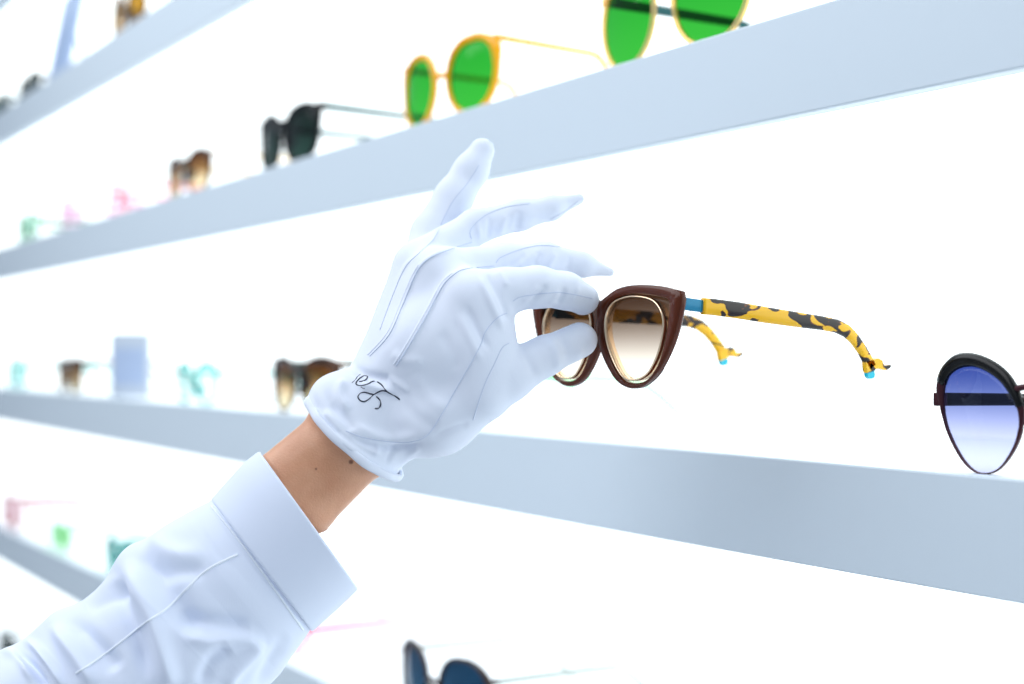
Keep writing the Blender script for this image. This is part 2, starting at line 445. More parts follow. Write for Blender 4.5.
def info(tag_, px0, px1, y=0.016):
    a = front(px0, 300, y); b2 = front(px1, 300, y); print('W', tag_, round(b2[0]-a[0], 4), 'mid', round((a[0]+b2[0])/2, 4)); return (a[0]+b2[0])/2

# shelf A
xa = info('gold green', 601, 734)
sunglasses('pale gold rimmed sunglasses with bright green lenses, nearest on the shelf above the hand', (xa, 0.014, TOP['A']), M_gap, M_tealm, M_green,
           shape=(0.0245, 0.0245, 0.92, 0.0, 0.002), rim=(0.003, 0.0022), bridge=0.019, k=1.5, rz=0.0, group=G['A'], L=0.13, scale=1.3, pads=False, bz=0.8)
xa = info('yellow', 392, 497)
sunglasses('amber yellow sunglasses with green lenses standing beside the dark pair', (xa, 0.014, TOP['A']), M_amb, M_amb, M_green,
           shape=(0.0228, 0.0205, 0.86, 0.0025, 0.003), rim=(0.0046, 0.0034), corner=0.0035, bridge=0.021, k=1.6, group=G['A'], h0=0.0035, h1=0.003, L=0.1, scale=1.36, pads=False)
xa = info('black', 255, 313)
sunglasses('dark black sunglasses with thick cat-eye front, to the left of the amber pair', (xa, 0.014, TOP['A']), M_black, M_tealm, M_dark,
           shape=(0.0235, 0.0195, 0.84, 0.004, 0.004), rim=(0.0062, 0.0040), corner=0.0045, bridge=0.017, k=1.6, group=G['A'], bh=0.011, bz=0.66, h0=0.006, h1=0.004, L=0.15, scale=1.28)
xa = info('tort', 164, 205)
sunglasses('brown tortoise sunglasses with pale lens bottoms, left of the black pair', (xa, 0.014, TOP['A']), M_horn, M_gap, M_brl,
           shape=(0.024, 0.018, 0.85, 0.003, 0.004), rim=(0.0055, 0.0016), corner=0.003, bridge=0.018, k=1.5, group=G['A'], bh=0.008, bz=0.72, h0=0.003, h1=0.003, scale=1.3)
Mp = clear_mat('pale_pink_acetate', (248, 206, 214), 0.12); Ml = lens_mat('clear_pink_lens', (246, 226, 232), (252, 244, 246), 0, 0.045, 0.5)
sunglasses('rose pink clear-framed sunglasses, left of the brown tortoise pair', spot(120, 'A'), Mp, Mp, Ml, shape=(0.024, 0.019, 0.88, 0.002, 0.003), group=G['A'])
Mp2 = clear_mat('lilac_acetate', (238, 212, 232), 0.12)
sunglasses('faint lilac sunglasses, between the rose pink and the mint green pair', spot(68, 'A'), Mp2, Mp2, Ml, shape=(0.023, 0.02, 0.95, 0.0, 0.002), group=G['A'])
Mg = clear_mat('mint_acetate', (90, 180, 140), 0.4); Mgl = lens_mat('mint_lens', (196, 236, 222), (236, 250, 246), 0, 0.045, 0.5)
sunglasses('mint green sunglasses, leftmost on the shelf above the hand', spot(24, 'A'), Mg, Mg, Mgl, shape=(0.022, 0.019, 0.9, 0.0, 0.002), rim=(0.004, 0.002), group=G['A'])

# shelf D
sunglasses('amber brown lensed sunglasses cut off by the top edge, on the upper left shelf', spot(124, 'D'), M_horn, M_horn, lens_mat('amber_lens', (150, 108, 20), (170, 126, 36), 0, 0.05, 1.0),
           shape=(0.025, 0.024, 0.9, 0.0, 0.002), rim=(0.004, 0.003), group=G['D'])
sunglasses('dark green sunglasses left of the tilted card on the upper left shelf', spot(25, 'D', 0.02), M_dkgrn, M_dkgrn, M_dark,
           shape=(0.025, 0.017, 0.86, 0.002, 0.003), rim=(0.005, 0.003), group=G['D'])
sunglasses('dark teal sunglasses at the left picture edge on the upper left shelf', spot(-4, 'D', 0.02), M_tealm, M_tealm, M_dark,
           shape=(0.025, 0.017, 0.86, 0.002, 0.003), rim=(0.005, 0.003), group=G['D'])

# shelf B
blue_out = [(937, 391), (941, 406), (943, 414), (948.4, 431), (960, 454.5), (972, 468.5), (983.5, 472.5), (997.6, 468.5), (1009.5, 455), (1018.6, 436), (1022, 416), (1020, 398), (1008, 374), (991, 360), (972, 353), (955.5, 354), (944, 364), (938, 378)]
blue_px = [(944, 391), (944.5, 406), (945, 414), (949.6, 430.7), (961, 454), (972.5, 467.6), (983.5, 471.6), (997, 467.6), (1008, 453.8), (1016, 435.4), (1017.5, 416), (1013, 400), (1002, 382), (988, 370), (973, 364), (959, 366), (949, 374), (945.5, 382)]
blue_out = [(x-3.0*(1022-x)/80, y) for x, y in blue_out]
blue_px = [(x-3.0*(1022-x)/80-(0.5 if x < 975 and y > 395 else 0), y) for x, y in blue_px]
YB = 0.012
cen = front(1022, 400, YB)[0]+0.008
def bl(pts):
    o = []
    for (px, py) in pts:
        q = front(px, py, YB); o.append((-(q[0]-cen), q[2]-TOP['B']+0.0))
    return o
bo, bi = bl(blue_out), bl(blue_px); zmin = min(p[1] for p in bo); print('blue zmin', zmin)
bo = [(a, z-zmin) for a, z in bo]; bi = [(a, z-zmin) for a, z in bi]
sunglasses('round blue gradient sunglasses with black brows, at the right end of the shelf', (cen, YB, TOP['B']), pbr('burgundy_metal', (62, 20, 30), 0.3, 0.4), M_black, M_bluel,
           opening=bi, outer=bo, k=0.25, depth=0.003, bz=0.70, bh=0.0035, hinge_z=bl([(936, 398)])[0][1]-zmin, h0=0.007, h1=0.006, group=G['B'], brow=(0.0008, 0.6, 3.0, M_black), L=0.14, scale=1.0)
Mpg = clear_mat('pale_green_acetate', (204, 240, 216), 0.1); Mcl = lens_mat('clear_lens', (246, 252, 250), (252, 255, 254), 0, 0.05, 0.3)
sunglasses('pale green see-through glasses standing behind the gloved thumb', spot(438, 'B', 0.02), Mpg, Mpg, Mcl, shape=(0.0235, 0.02, 0.9, 0.0, 0.003), group=G['B'], L=0.165, h0=0.004)
xa = info('brown B', 262, 335)
sunglasses('brown tortoise cat-eye sunglasses standing just left of the glove cuff', (xa, 0.016, TOP['B']), M_horn, pbr('dark_teal_acetate', (10, 66, 58), 0.3), M_brl,
           shape=(0.026, 0.0185, 0.84, 0.004, 0.005), rim=(0.006, 0.002), corner=0.004, bridge=0.017, k=1.5, group=G['B'], bh=0.009, bz=0.72, h0=0.005, scale=1.3)
Mte = clear_mat('aqua_acetate', (140, 210, 206), 0.22); Mtl = lens_mat('aqua_lens', (190, 230, 228), (240, 250, 250), 0.004, 0.04, 0.6)
sunglasses('pale aqua sunglasses to the right of the grey display box', spot(192, 'B'), Mte, Mte, Mtl, shape=(0.0235, 0.0185, 0.88, 0.002, 0.004), rim=(0.004, 0.0018), group=G['B'], h0=0.004)
sunglasses('small dark brown sunglasses to the left of the grey display box', spot(66, 'B'), M_horn, M_horn, M_brl, shape=(0.022, 0.018, 0.86, 0.003, 0.003), rim=(0.007, 0.003), corner=0.003, group=G['B'])
sunglasses('faint turquoise sunglasses at the left picture edge of the middle shelf', spot(14, 'B'), Mte, Mte, Mtl, shape=(0.0235, 0.019, 0.9, 0.0, 0.002), rim=(0.004, 0.002), group=G['B'])

# shelf C and F
xa = info('navy', 389, 483)
sunglasses('dark navy lensed sunglasses cut off by the bottom edge, below the shirt cuff', (xa, 0.014, TOP['C']), pbr('dark_brown_acetate', (48, 28, 20), 0.25), clear_mat('smoke_acetate', (190, 198, 192), 0.55), M_navy,
           shape=(0.0245, 0.023, 0.88, 0.003, 0.003), rim=(0.003, 0.002), corner=0.002, bridge=0.021, k=2.4, group=G['C'], h0=0.0035, h1=0.003)
Mpk = pbr('hot_pink_acetate', (226, 40, 110), 0.3)
sunglasses('hot pink sunglasses half hidden behind the shirt cuff', spot(276, 'C', 0.03), Mpk, Mpk, Ml, shape=(0.024, 0.02, 0.88, 0.002, 0.003), group=G['C'], h0=0.0046, h1=0.003, L=0.125, hinge_z=0.021)
sunglasses('teal sunglasses whose top just shows at the bottom edge, right of the navy pair', spot(618, 'C', 0.016), M_tealm, M_tealm, M_navy, shape=(0.025, 0.017, 0.9, 0.0, 0.003), group=G['C'], scale=1.36)
sunglasses('teal framed sunglasses just above the sleeve shoulder fold', spot(117, 'C'), Mte, Mte, lens_mat('teal_lens', (40, 120, 116), (110, 170, 166), 0, 0.04, 0.8), shape=(0.0235, 0.019, 0.88, 0.002, 0.003), group=G['C'])
sunglasses('light green lensed sunglasses left of the teal pair on the low shelf', spot(57, 'C'), Mpg, Mpg, lens_mat('leaf_lens', (120, 190, 110), (170, 216, 160), 0, 0.04, 0.8), shape=(0.024, 0.019, 0.9, 0.0, 0.003), group=G['C'], scale=1.0)
Mrd = clear_mat('red_acetate', (206, 110, 120), 0.4)
sunglasses('pinkish red sunglasses at the left picture edge of the low shelf', spot(9, 'C'), Mrd, Mrd, Ml, shape=(0.0235, 0.02, 0.9, 0.0, 0.002), rim=(0.004, 0.003), group=G['C'])
sunglasses('dark green sunglasses on the lowest shelf in the bottom left corner', spot(4, 'F'), M_dkgrn, M_dkgrn, M_dark, shape=(0.0245, 0.019, 0.86, 0.002, 0.003), rim=(0.005, 0.003), group=G['F'])

# grey display box and tilted card
M_box = pbr('grey_blue_card', (178, 188, 202), 0.6)
q = front(131, 380, 0.042)
b = MB(); b.box((-0.027, -0.012, 0.0), (0.027, 0.012, 0.092), 0.0015)
r = b.build('display_box', M_box, None, False); r.location = Vector((q[0], 0.042, TOP['B'])); r.rotation_euler = (0, 0, math.radians(62)); tag(r, 'upright grey-blue display box standing among the glasses on the middle shelf', 'display box')
b = MB(); b.box((-0.022, -0.0132, 0.018), (0.022, -0.0122, 0.070), 0.0003); b.build('front_panel', pbr('grey_print', (160, 176, 204), 0.4), r, False)
q = front(53, 90, 0.03)
r = empty('display_card', (q[0], 0.034, TOP['D'])); tag(r, 'tilted pale blue display card leaning back on the upper left shelf', 'card stand')
M_card = pbr('pale_blue_card', (160, 182, 216), 0.5)
b = MB(); b.box((-0.07, -0.003, 0.0), (0.07, 0.003, 0.175), 0.0008)
o = b.build('card_panel', M_card, r, False); o.rotation_euler = (-math.radians(11), 0, 0)
b = MB(); b.box((-0.004, 0.06, 0.0), (0.004, 0.064, 0.10), 0.0008)
o = b.build('easel_leg', M_card, r, False); o.rotation_euler = (math.radians(18), 0, 0)

# ------------------------------------------------------------------ the arm: signed distance fields in camera space
def surface_nets(vol, org, h):
    s = vol < 0; nx, ny, nz = vol.shape
    cor = [(i, j, k) for i in (0, 1) for j in (0, 1) for k in (0, 1)]
    sl = lambda a, c: a[c[0]:nx-1+c[0], c[1]:ny-1+c[1], c[2]:nz-1+c[2]]
    cnt = sum(sl(s, c).astype(np.int8) for c in cor)
    act = (cnt > 0) & (cnt < 8)
    I = np.argwhere(act); idx = -np.ones(act.shape, np.int64); idx[act] = np.arange(len(I))
    pos = np.zeros((len(I), 3)); num = np.zeros(len(I))
    for a in range(8):
        for b_ in range(a+1, 8):
            ca, cb = np.array(cor[a]), np.array(cor[b_])
            if np.abs(ca-cb).sum() != 1: continue
            va = vol[I[:, 0]+ca[0], I[:, 1]+ca[1], I[:, 2]+ca[2]]; vb = vol[I[:, 0]+cb[0], I[:, 1]+cb[1], I[:, 2]+cb[2]]
            m = (va < 0) != (vb < 0)
            t = np.where(m, va/np.where(m, va-vb, 1), 0)
            p = ca[None]+(cb-ca)[None]*t[:, None]
            pos[m] += p[m]; num[m] += 1
    V = (I+pos/num[:, None])*h+org
    Fq = []
    for ax in range(3):
        o1, o2 = [(1, 2), (2, 0), (0, 1)][ax]
        sh = [slice(None)]*3; sh2 = [slice(None)]*3
        sh[ax] = slice(0, -1); sh2[ax] = slice(1, None)
        e = s[tuple(sh)] != s[tuple(sh2)]
        E = np.argwhere(e)
        E = E[(E[:, o1] > 0) & (E[:, o2] > 0) & (E[:, o1] < vol.shape[o1]-1) & (E[:, o2] < vol.shape[o2]-1)]
        def g(d1, d2):
            q = E.copy(); q[:, o1] -= d1; q[:, o2] -= d2; return idx[q[:, 0], q[:, 1], q[:, 2]]
        Q = np.stack([g(1, 1), g(0, 1), g(0, 0), g(1, 0)], 1)
        inside = s[E[:, 0], E[:, 1], E[:, 2]]
        Q[~inside] = Q[~inside][:, ::-1]
        Fq.append(Q)
    return V, np.concatenate(Fq)
def relax(V, Fq, it, lam=0.5):
    e = np.concatenate([Fq[:, [0, 1]], Fq[:, [1, 2]], Fq[:, [2, 3]], Fq[:, [3, 0]]])
    e = np.concatenate([e, e[:, ::-1]])
    for k in range(it):
        acc = np.zeros_like(V); n = np.bincount(e[:, 0], minlength=len(V)).astype(float)
        for c in range(3): acc[:, c] = np.bincount(e[:, 0], V[e[:, 1], c], minlength=len(V))
        V = V+(lam if k % 2 == 0 else -lam*0.98)*(acc/n[:, None]-V)
    return V
def vnormals(V, Fq):
    a = V[Fq[:, 2]]-V[Fq[:, 0]]; b_ = V[Fq[:, 3]]-V[Fq[:, 1]]; n = np.cross(a, b_); out = np.zeros_like(V)
    for i in range(4):
        for c in range(3): out[:, c] += np.bincount(Fq[:, i], n[:, c], minlength=len(V))
    return out/(np.linalg.norm(out, axis=1)[:, None]+1e-12)
class Field:
    def __init__(s, lo, hi, h):
        s.h = h; s.org = np.array(lo); n = np.ceil((np.array(hi)-lo)/h).astype(int)+1
        ax = [np.arange(n[i], dtype=np.float32)*h+lo[i] for i in range(3)]
        s.X, s.Y, s.Z = np.meshgrid(*ax, indexing='ij')
    def cone(s, a, b_, ra, rb):
        a = np.array(a); b_ = np.array(b_); d = b_-a; L = float(d@d)
        x, y, z = s.X-np.float32(a[0]), s.Y-np.float32(a[1]), s.Z-np.float32(a[2])
        t = np.clip((x*np.float32(d[0])+y*np.float32(d[1])+z*np.float32(d[2]))/np.float32(L), 0, 1)
        return np.sqrt((x-t*np.float32(d[0]))**2+(y-t*np.float32(d[1]))**2+(z-t*np.float32(d[2]))**2)-(np.float32(ra)+(np.float32(rb-ra))*t)
    def ell(s, a, b_, u, A, B, cap=True):
        """elliptic tube from a to b, half-widths A=(a0,a1) along u, B across"""
        a = np.array(a); b_ = np.array(b_); d = b_-a; L = np.linalg.norm(d); d = d/L
        u = np.array(u); u = u-d*(u@d); u /= np.linalg.norm(u); w = np.cross(d, u)
        x, y, z = s.X-np.float32(a[0]), s.Y-np.float32(a[1]), s.Z-np.float32(a[2])
        t = x*np.float32(d[0])+y*np.float32(d[1])+z*np.float32(d[2])
        p = x*np.float32(u[0])+y*np.float32(u[1])+z*np.float32(u[2]); q = x*np.float32(w[0])+y*np.float32(w[1])+z*np.float32(w[2])
        tt = np.clip(t/np.float32(L), 0, 1)
        aa = np.float32(A[0])+np.float32(A[1]-A[0])*tt; bb = np.float32(B[0])+np.float32(B[1]-B[0])*tt
        k = np.sqrt((p/aa)**2+(q/bb)**2); dd = (k-1)*np.minimum(aa, bb)
        ov = np.maximum(np.maximum(-t, t-np.float32(L)), 0)
        return np.where(ov > 0, np.sqrt(np.maximum(dd, 0)**2+ov**2)+np.minimum(dd, 0)*0, dd) if cap else dd
def smin(a, b_, k):
    h = np.maximum(k-np.abs(a-b_), 0)/np.float32(k); return np.minimum(a, b_)-h*h*np.float32(k*0.25)
mm = 0.001
FING = {
 'index':  [(468, 298, .768, 14.5), (505, 291, .771, 12.3), (538, 287, .775, 11.0), (565, 290.5, .783, 9.8), (583, 299, .790, 8.9)],
 'middle': [(440, 275, .785, 14.0), (505, 263, .800, 10.8), (545, 259.5, .805, 9.8), (582, 264.5, .811, 6.9), (610, 272, .815, 2.8)],
 'ring':   [(420, 264, .802, 13.0), (475, 227, .818, 9.8), (520, 215, .825, 8.8), (552, 208, .830, 7.0), (579, 199, .835, 3.4)],
 'pinky':  [(421, 268, .815, 12.5), (432, 234, .828, 12.2), (454, 198, .834, 11.2), (471, 171, .838, 10.0), (482, 151, .840, 7.4)],
 'thumb':  [(478, 391, .768, 16.0), (506, 376, .771, 14.3), (545, 356, .779, 10.6), (580, 340, .788, 9.7)],
}
PALM = [((385, 402, .787, 18), (470, 300, .768, 15.5)), ((383, 398, .79, 18), (440, 276, .783, 14.5)), ((382, 395, .795, 17), (421, 270, .800, 13.5)),
        ((381, 393, .80, 15), (418, 275, .812, 12.5)), ((385, 430, .787, 17), (437, 416, .776, 18.5)), ((437, 416, .776, 18.5), (480, 391, .768, 16)),
        ((486, 312, .768, 14.0), (489, 364, .768, 12.8)), ((430, 350, .775, 22), (470, 350, .770, 20))]
HEMC = (353.5, 438.5, .785)
hem_c = cam3(*HEMC)
hem_a = cam3(398, 477, .785)-hem_c
hem_b = cam3(353.5-8.5, 438.5+10.5, .785-.026)-hem_c
hem_n = np.cross(hem_a, hem_b); hem_n /= np.linalg.norm(hem_n)
if hem_n @ (cam3(400, 380, .785)-hem_c) > 0: hem_n = -hem_n          # points towards the elbow
notch = cam3(383, 400, .788)
ARM = [((380, 405, .79), (350, 441, .787), (24, 24.5), (18, 18.5)), ((350, 441, .787), (291, 495, .786), (24.5, 26.8), (18.5, 21)),
       ((291, 495, .786), (240, 565, .785), (21, 28), (18, 25)), ((240, 565, .785), (140, 680, .785), (28, 31), (25, 28)), ((140, 680, .785), (60, 760, .785), (31, 33), (28, 30))]
arm_u = cam3(322, 533, .786)-cam3(262, 455, .786)

def hand_field(fl, grow=0.0, arm=False):
    P = lambda q: cam3(*q[:3])
    palm = None
    for a, b_ in PALM:
        d = fl.cone(P(a), P(b_), a[3]*mm, b_[3]*mm); palm = d if palm is None else smin(palm, d, .012)
    tot = None
    for nme, ch in FING.items():
        f = None
        for a, b_ in zip(ch[:-1], ch[1:]):
            d = fl.cone(P(a), P(b_), a[3]*mm, b_[3]*mm); f = d if f is None else smin(f, d, .004)
        x = smin(palm, f, .005 if nme in ('index', 'thumb') else .008)
        tot = x if tot is None else smin(tot, x, .0018)
    return tot
lo = np.array(cam3(300, 485, .785)); hi = np.array(cam3(645, 100, .785))
lo[1] = .735; hi[1] = .868
fl = Field(lo, hi, 0.00115)
tot = hand_field(fl)
ax_ = (notch-hem_c)/np.linalg.norm(notch-hem_c)
cuff = fl.ell(hem_c-ax_*0.006, notch, hem_a, (.0322, .0268), (.0272, .0220), True)
puff = fl.cone(cam3(335, 399, .785), cam3(380, 440, .783), .0138, .0130)
cuff = smin(cuff, puff, .008)
tot = smin(tot, cuff, .006)
plane = (fl.X-hem_c[0])*hem_n[0]+(fl.Y-hem_c[1])*hem_n[1]+(fl.Z-hem_c[2])*hem_n[2]
tot = np.maximum(tot, plane.astype(np.float32))
inner = fl.ell(hem_c-ax_*0.01, hem_c+ax_*0.007, hem_a, (.0290, .0272), (.0236, .0220), True)
tot = -smin(-tot, inner, .001)
GV, GF = surface_nets(tot, fl.org, fl.h)
GV = relax(GV, GF, 6)
del fl, tot, cuff, plane, inner

def project(V): return np.stack([V[:, 0]/V[:, 1]*F+512, HZ-V[:, 2]/V[:, 1]*F], 1)
def folds(V, N, FL):
    """cloth folds: ridges (+) and valleys (-) along polylines, pushed along the normal"""
    p = project(V); view = V/np.linalg.norm(V, axis=1)[:, None]; facing = np.clip(-(N*view).sum(1)*1.6, 0, 1)
    disp = np.zeros(len(V))
    for pts, w, amp in FL:
        C = crom(pts, 5); best = np.full(len(V), 1e9); tt = np.zeros(len(V))
        for i in range(len(C)-1):
            a, b_ = C[i], C[i+1]; d = b_-a; t = np.clip(((p-a) @ d)/(d @ d+1e-9), 0, 1)
            q = np.hypot(*(p-a-t[:, None]*d).T); m = q < best; best[m] = q[m]; tt[m] = ((i+t)/(len(C)-1))[m]
        tap = np.clip(np.minimum(tt, 1-tt)*4, 0, 1); tap = tap*tap*(3-2*tap)
        tap = 0.15+0.85*tap
        disp += amp*mm*np.exp(-(best/w)**2)*tap
    return V+N*(disp*facing)[:, None]
S1 = [(385, 368), (396, 366), (410, 344), (429, 311), (443, 285.5), (454.6, 274), (466, 269), (494, 266)]
S1 = S1[1:]
S2 = [(370, 356), (389, 335), (401, 309), (412.5, 281), (421, 265.6), (433.5, 256), (457, 247), (472, 242)]
S3 = [(380, 330), (394, 292.5), (405.5, 267), (419.5, 253), (430, 243), (436, 235), (451, 204), (467.5, 183), (479, 165)]
S4 = [(530, 203.5), (509, 206.5), (500, 209), (486, 215), (475, 224), (470, 232), (471.5, 239)]
S5 = [(578, 201), (565, 211), (550, 219.5)]
S6 = [(560, 247), (544, 245.5), (530, 247), (513, 252), (500, 258), (496, 263)]
S7 = [(513, 301), (520, 297), (535, 294.5), (547.5, 293), (560, 292.5), (576.5, 295), (592, 298.5)]
S8 = [(507, 313), (497, 318), (486, 331), (480.5, 345), (470.5, 364), (459, 384), (443, 412), (427.5, 435), (409, 442), (384, 441), (362, 437), (346, 431)]
S9 = [(509, 343), (502, 348), (495, 362.6), (484.5, 385), (476.7, 408), (473, 420)]
GFOLD = [
 (S1, 2.6, 0.7), (S2, 2.4, 0.6), (S3, 2.4, 0.5),
 ([(487, 272), (500, 297), (510, 322)], 4, -0.9), ([(478, 276), (492, 305), (503, 330)], 4, 0.8), ([(466, 305), (478, 330), (490, 350)], 4, -0.8),
 ([(458, 312), (470, 338), (482, 362)], 4.5, 0.7), ([(497, 270), (508, 288)], 3.5, 0.6),
 ([(530, 300), (541, 292), (548, 285)], 3, -0.7), ([(522, 303), (532, 293), (540, 286)], 3, 0.6), ([(556, 304), (562, 296), (566, 287)], 3, -0.6), ([(549, 304), (555, 297), (558, 290)], 3, 0.5),
 ([(571, 301), (577, 294), (578, 287)], 3, 0.4),
 ([(480, 240), (478, 222)], 3, 0.4), ([(488, 240), (490, 217)], 3, -0.5), ([(500, 236), (506, 214)], 4, 0.4), ([(516, 232), (520, 210)], 4, -0.5),
 ([(508, 268), (526, 254)], 3, -0.5), ([(518, 268), (536, 252)], 3, 0.5), ([(533, 268), (542, 252)], 3, -0.5), ([(548, 270), (556, 252)], 3.5, 0.4), ([(566, 272), (571, 256)], 3.5, -0.4),
 ([(558, 372), (556, 352), (548, 340)], 5, 0.7), ([(570, 366), (567, 350), (560, 336)], 5, -0.6), ([(577, 362), (581, 348)], 4, 0.5),
 ([(535, 378), (528, 360), (518, 345)], 5, -0.5),
 # gathers at the wrist
 ([(313, 394), (323, 417), (341, 434), (366, 452), (392, 466)], 2.2, -0.55), ([(317, 388), (329, 411), (347, 427), (372, 445)], 3.5, 0.4),
 ([(352, 366), (362, 373), (378, 378), (396, 380)], 5, -1.5), ([(360, 384), (376, 388), (396, 392)], 4, 1.1), ([(345, 378), (340, 395), (350, 412)], 6, 1.6),
 ([(330, 402), (345, 420), (352, 432)], 5, -0.9), ([(322, 412), (333, 420), (340, 432)], 4, 0.7), ([(386, 376), (398, 383), (410, 392)], 4, 0.9),
 ([(352, 425), (385, 438), (420, 436)], 6, 1.1), ([(350, 437), (384, 447), (425, 444)], 4, -1.3), ([(380, 445), (375, 456)], 3, 0.5), ([(395, 446), (386, 462)], 3, -0.6), ([(420, 446), (400, 466)], 3.5, 0.6),
 ([(430, 440), (452, 428), (470, 424)], 4, -0.6), ([(400, 400), (420, 420), (440, 428)], 8, -0.6), ([(412, 372), (430, 398), (452, 410)], 8, 0.6), ([(440, 330), (452, 352), (458, 372)], 7, -0.5),
 ([(392, 352), (405, 360), (425, 362)], 6, 0.6),
]
GN = vnormals(GV, GF)
GV = folds(GV, GN, [(a, b_*0.88, c*1.85) for a, b_, c in GFOLD])
# soft irregularity of loose cotton
ph = GV*np.array([150., 150., 150.])
wob = (np.sin(ph[:, 0]*1.3+ph[:, 2]*.9)+np.sin(ph[:, 2]*1.7-ph[:, 1]*1.1+1.3)+np.sin(ph[:, 0]*2.3-ph[:, 2]*1.9+.4))/3
GV = GV+vnormals(GV, GF)*(wob*0.00022)[:, None]

# bare hand and forearm: one continuous body
lo2 = np.array(cam3(60, 740, .77)); hi2 = np.array(cam3(645, 100, .785)); lo2[1] = .72; hi2[1] = .87
fl = Field(lo2, hi2, 0.0026)
hb = hand_field(fl)+np.float32(.0032)
pl = None
for a, b_, A, B in ARM:
    d = fl.ell(cam3(*a), cam3(*b_), arm_u, [x*mm for x in A], [x*mm for x in B], True); pl = d if pl is None else smin(pl, d, .01)
hb = smin(hb, pl, .006)
BV, BF = surface_nets(hb, fl.org, fl.h); BV = relax(BV, BF, 10); del fl, hb, pl

ORG = W(350, 441, .785)
M_skin, t, o = nt('skin')
p = t.nodes.new('ShaderNodeBsdfPrincipled'); p.inputs['Roughness'].default_value = 0.36; p.inputs['Specular IOR Level'].default_value = 0.4
p.inputs['Subsurface Weight'].default_value = 0.15; p.inputs['Subsurface Radius'].default_value = (0.008, 0.003, 0.0015); p.inputs['Subsurface Scale'].default_value = 0.3
tc = t.nodes.new('ShaderNodeTexCoord')
n1 = t.nodes.new('ShaderNodeTexNoise'); n1.inputs['Scale'].default_value = 45; n1.inputs['Detail'].default_value = 6
cr = t.nodes.new('ShaderNodeValToRGB'); cr.color_ramp.elements[0].position = .3; cr.color_ramp.elements[0].color = lin((204, 146, 112)); cr.color_ramp.elements[1].position = .7; cr.color_ramp.elements[1].color = lin((224, 170, 136))
n2 = t.nodes.new('ShaderNodeTexNoise'); n2.inputs['Scale'].default_value = 900; n2.inputs['Detail'].default_value = 2
bp = t.nodes.new('ShaderNodeBump'); bp.inputs['Strength'].default_value = .35; bp.inputs['Distance'].default_value = .0005
for n in (n1, n2): t.links.new(tc.outputs['Object'], n.inputs['Vector'])
t.links.new(n1.outputs['Fac'], cr.inputs[0]); t.links.new(n2.outputs['Fac'], bp.inputs['Height']); t.links.new(bp.outputs['Normal'], p.inputs['Normal'])
bvh = BVHTree.FromPolygons([tuple(v) for v in BV], [tuple(f) for f in BF])
def cast(bvh, px, py):
    d = Vector(cam3(px, py, 1.0)).normalized(); h = bvh.ray_cast(Vector((0, 0, 0)), d); return h[0], h[1]
prev = cr.outputs[0]
for (px, py, r, dk) in ((351, 462, .0016, .75), (316, 469, .0009, .6)):
    h, _ = cast(bvh, px, py)
    w = toW(np.array(h))-ORG
    vd = t.nodes.new('ShaderNodeVectorMath'); vd.operation = 'DISTANCE'; vd.inputs[1].default_value = tuple(w)
    mr = t.nodes.new('ShaderNodeMapRange'); mr.inputs['From Min'].default_value = r*0.5; mr.inputs['From Max'].default_value = r; mr.inputs['To Min'].default_value = dk; mr.inputs['To Max'].default_value = 0
    mx = t.nodes.new('ShaderNodeMix'); mx.data_type = 'RGBA'; mx.inputs['B'].default_value = lin((96, 50, 34))
    t.links.new(tc.outputs['Object'], vd.inputs[0]); t.links.new(vd.outputs['Value'], mr.inputs['Value']); t.links.new(mr.outputs[0], mx.inputs['Factor'])
    t.links.new(prev, mx.inputs['A']); prev = mx.outputs['Result']
t.links.new(prev, p.inputs['Base Color']); t.links.new(p.outputs[0], o.inputs[0])
person = mk('person', toW(BV), BF, M_skin, None, ORG)
tag(person, 'person\'s arm reaching up in white shirt and white glove, holding brown sunglasses', 'person')

M_glove = cloth('white_cotton_glove', (231, 237, 250), 900, 0.12, 260)
M_thread = pbr('grey_blue_thread', (208, 217, 236), 0.8)
M_ink = pbr('navy_embroidery', (30, 36, 58), 0.7)
glove = mk('glove', toW(GV), GF, M_glove, person, ORG)
glove['label'] = 'white cotton glove with stitched seams and embroidered cuff'
gbvh = BVHTree.FromPolygons([tuple(v) for v in GV], [tuple(f) for f in GF])
def surf_line(bvh, pts, n, lift):
    runs = []; cur = []
    last = None
    for (px, py) in crom(pts, n):
        h, nn = cast(bvh, px, py)
        if h is None or (last is not None and (Vector(h)-last).length > 0.008):
            if len(cur) > 3: runs.append(cur)
            cur = []; last = Vector(h) if h is not None else None
            if h is None: continue
        cur.append(np.array(h)+np.array(nn)*lift); last = Vector(h)
    if len(cur) > 3: runs.append(cur)
    return runs
def seam(bvh, pts, r, mat, name, parent, n=8, lift=0.0, taper=None):
    for run in surf_line(bvh, pts, n, lift):
        mb = MB(); R = [r]*len(run) if taper is None else [r*np.interp(i/(len(run)-1), *taper) for i in range(len(run))]
        mb.loft(tube([toW(q) for q in run], R, 6)); mb.build(name, mat, parent, True, ORG)
for sp, r in ((S1, .00042), (S2, .0004), (S3, .00035), (S4, .0004), (S5, .0003), (S6, .0004), (S7, .0004), (S8, .00038), (S9, .00036)):
    s_ = seam(gbvh, sp, r*0.72, M_thread, 'seam', glove, lift=0.0001)
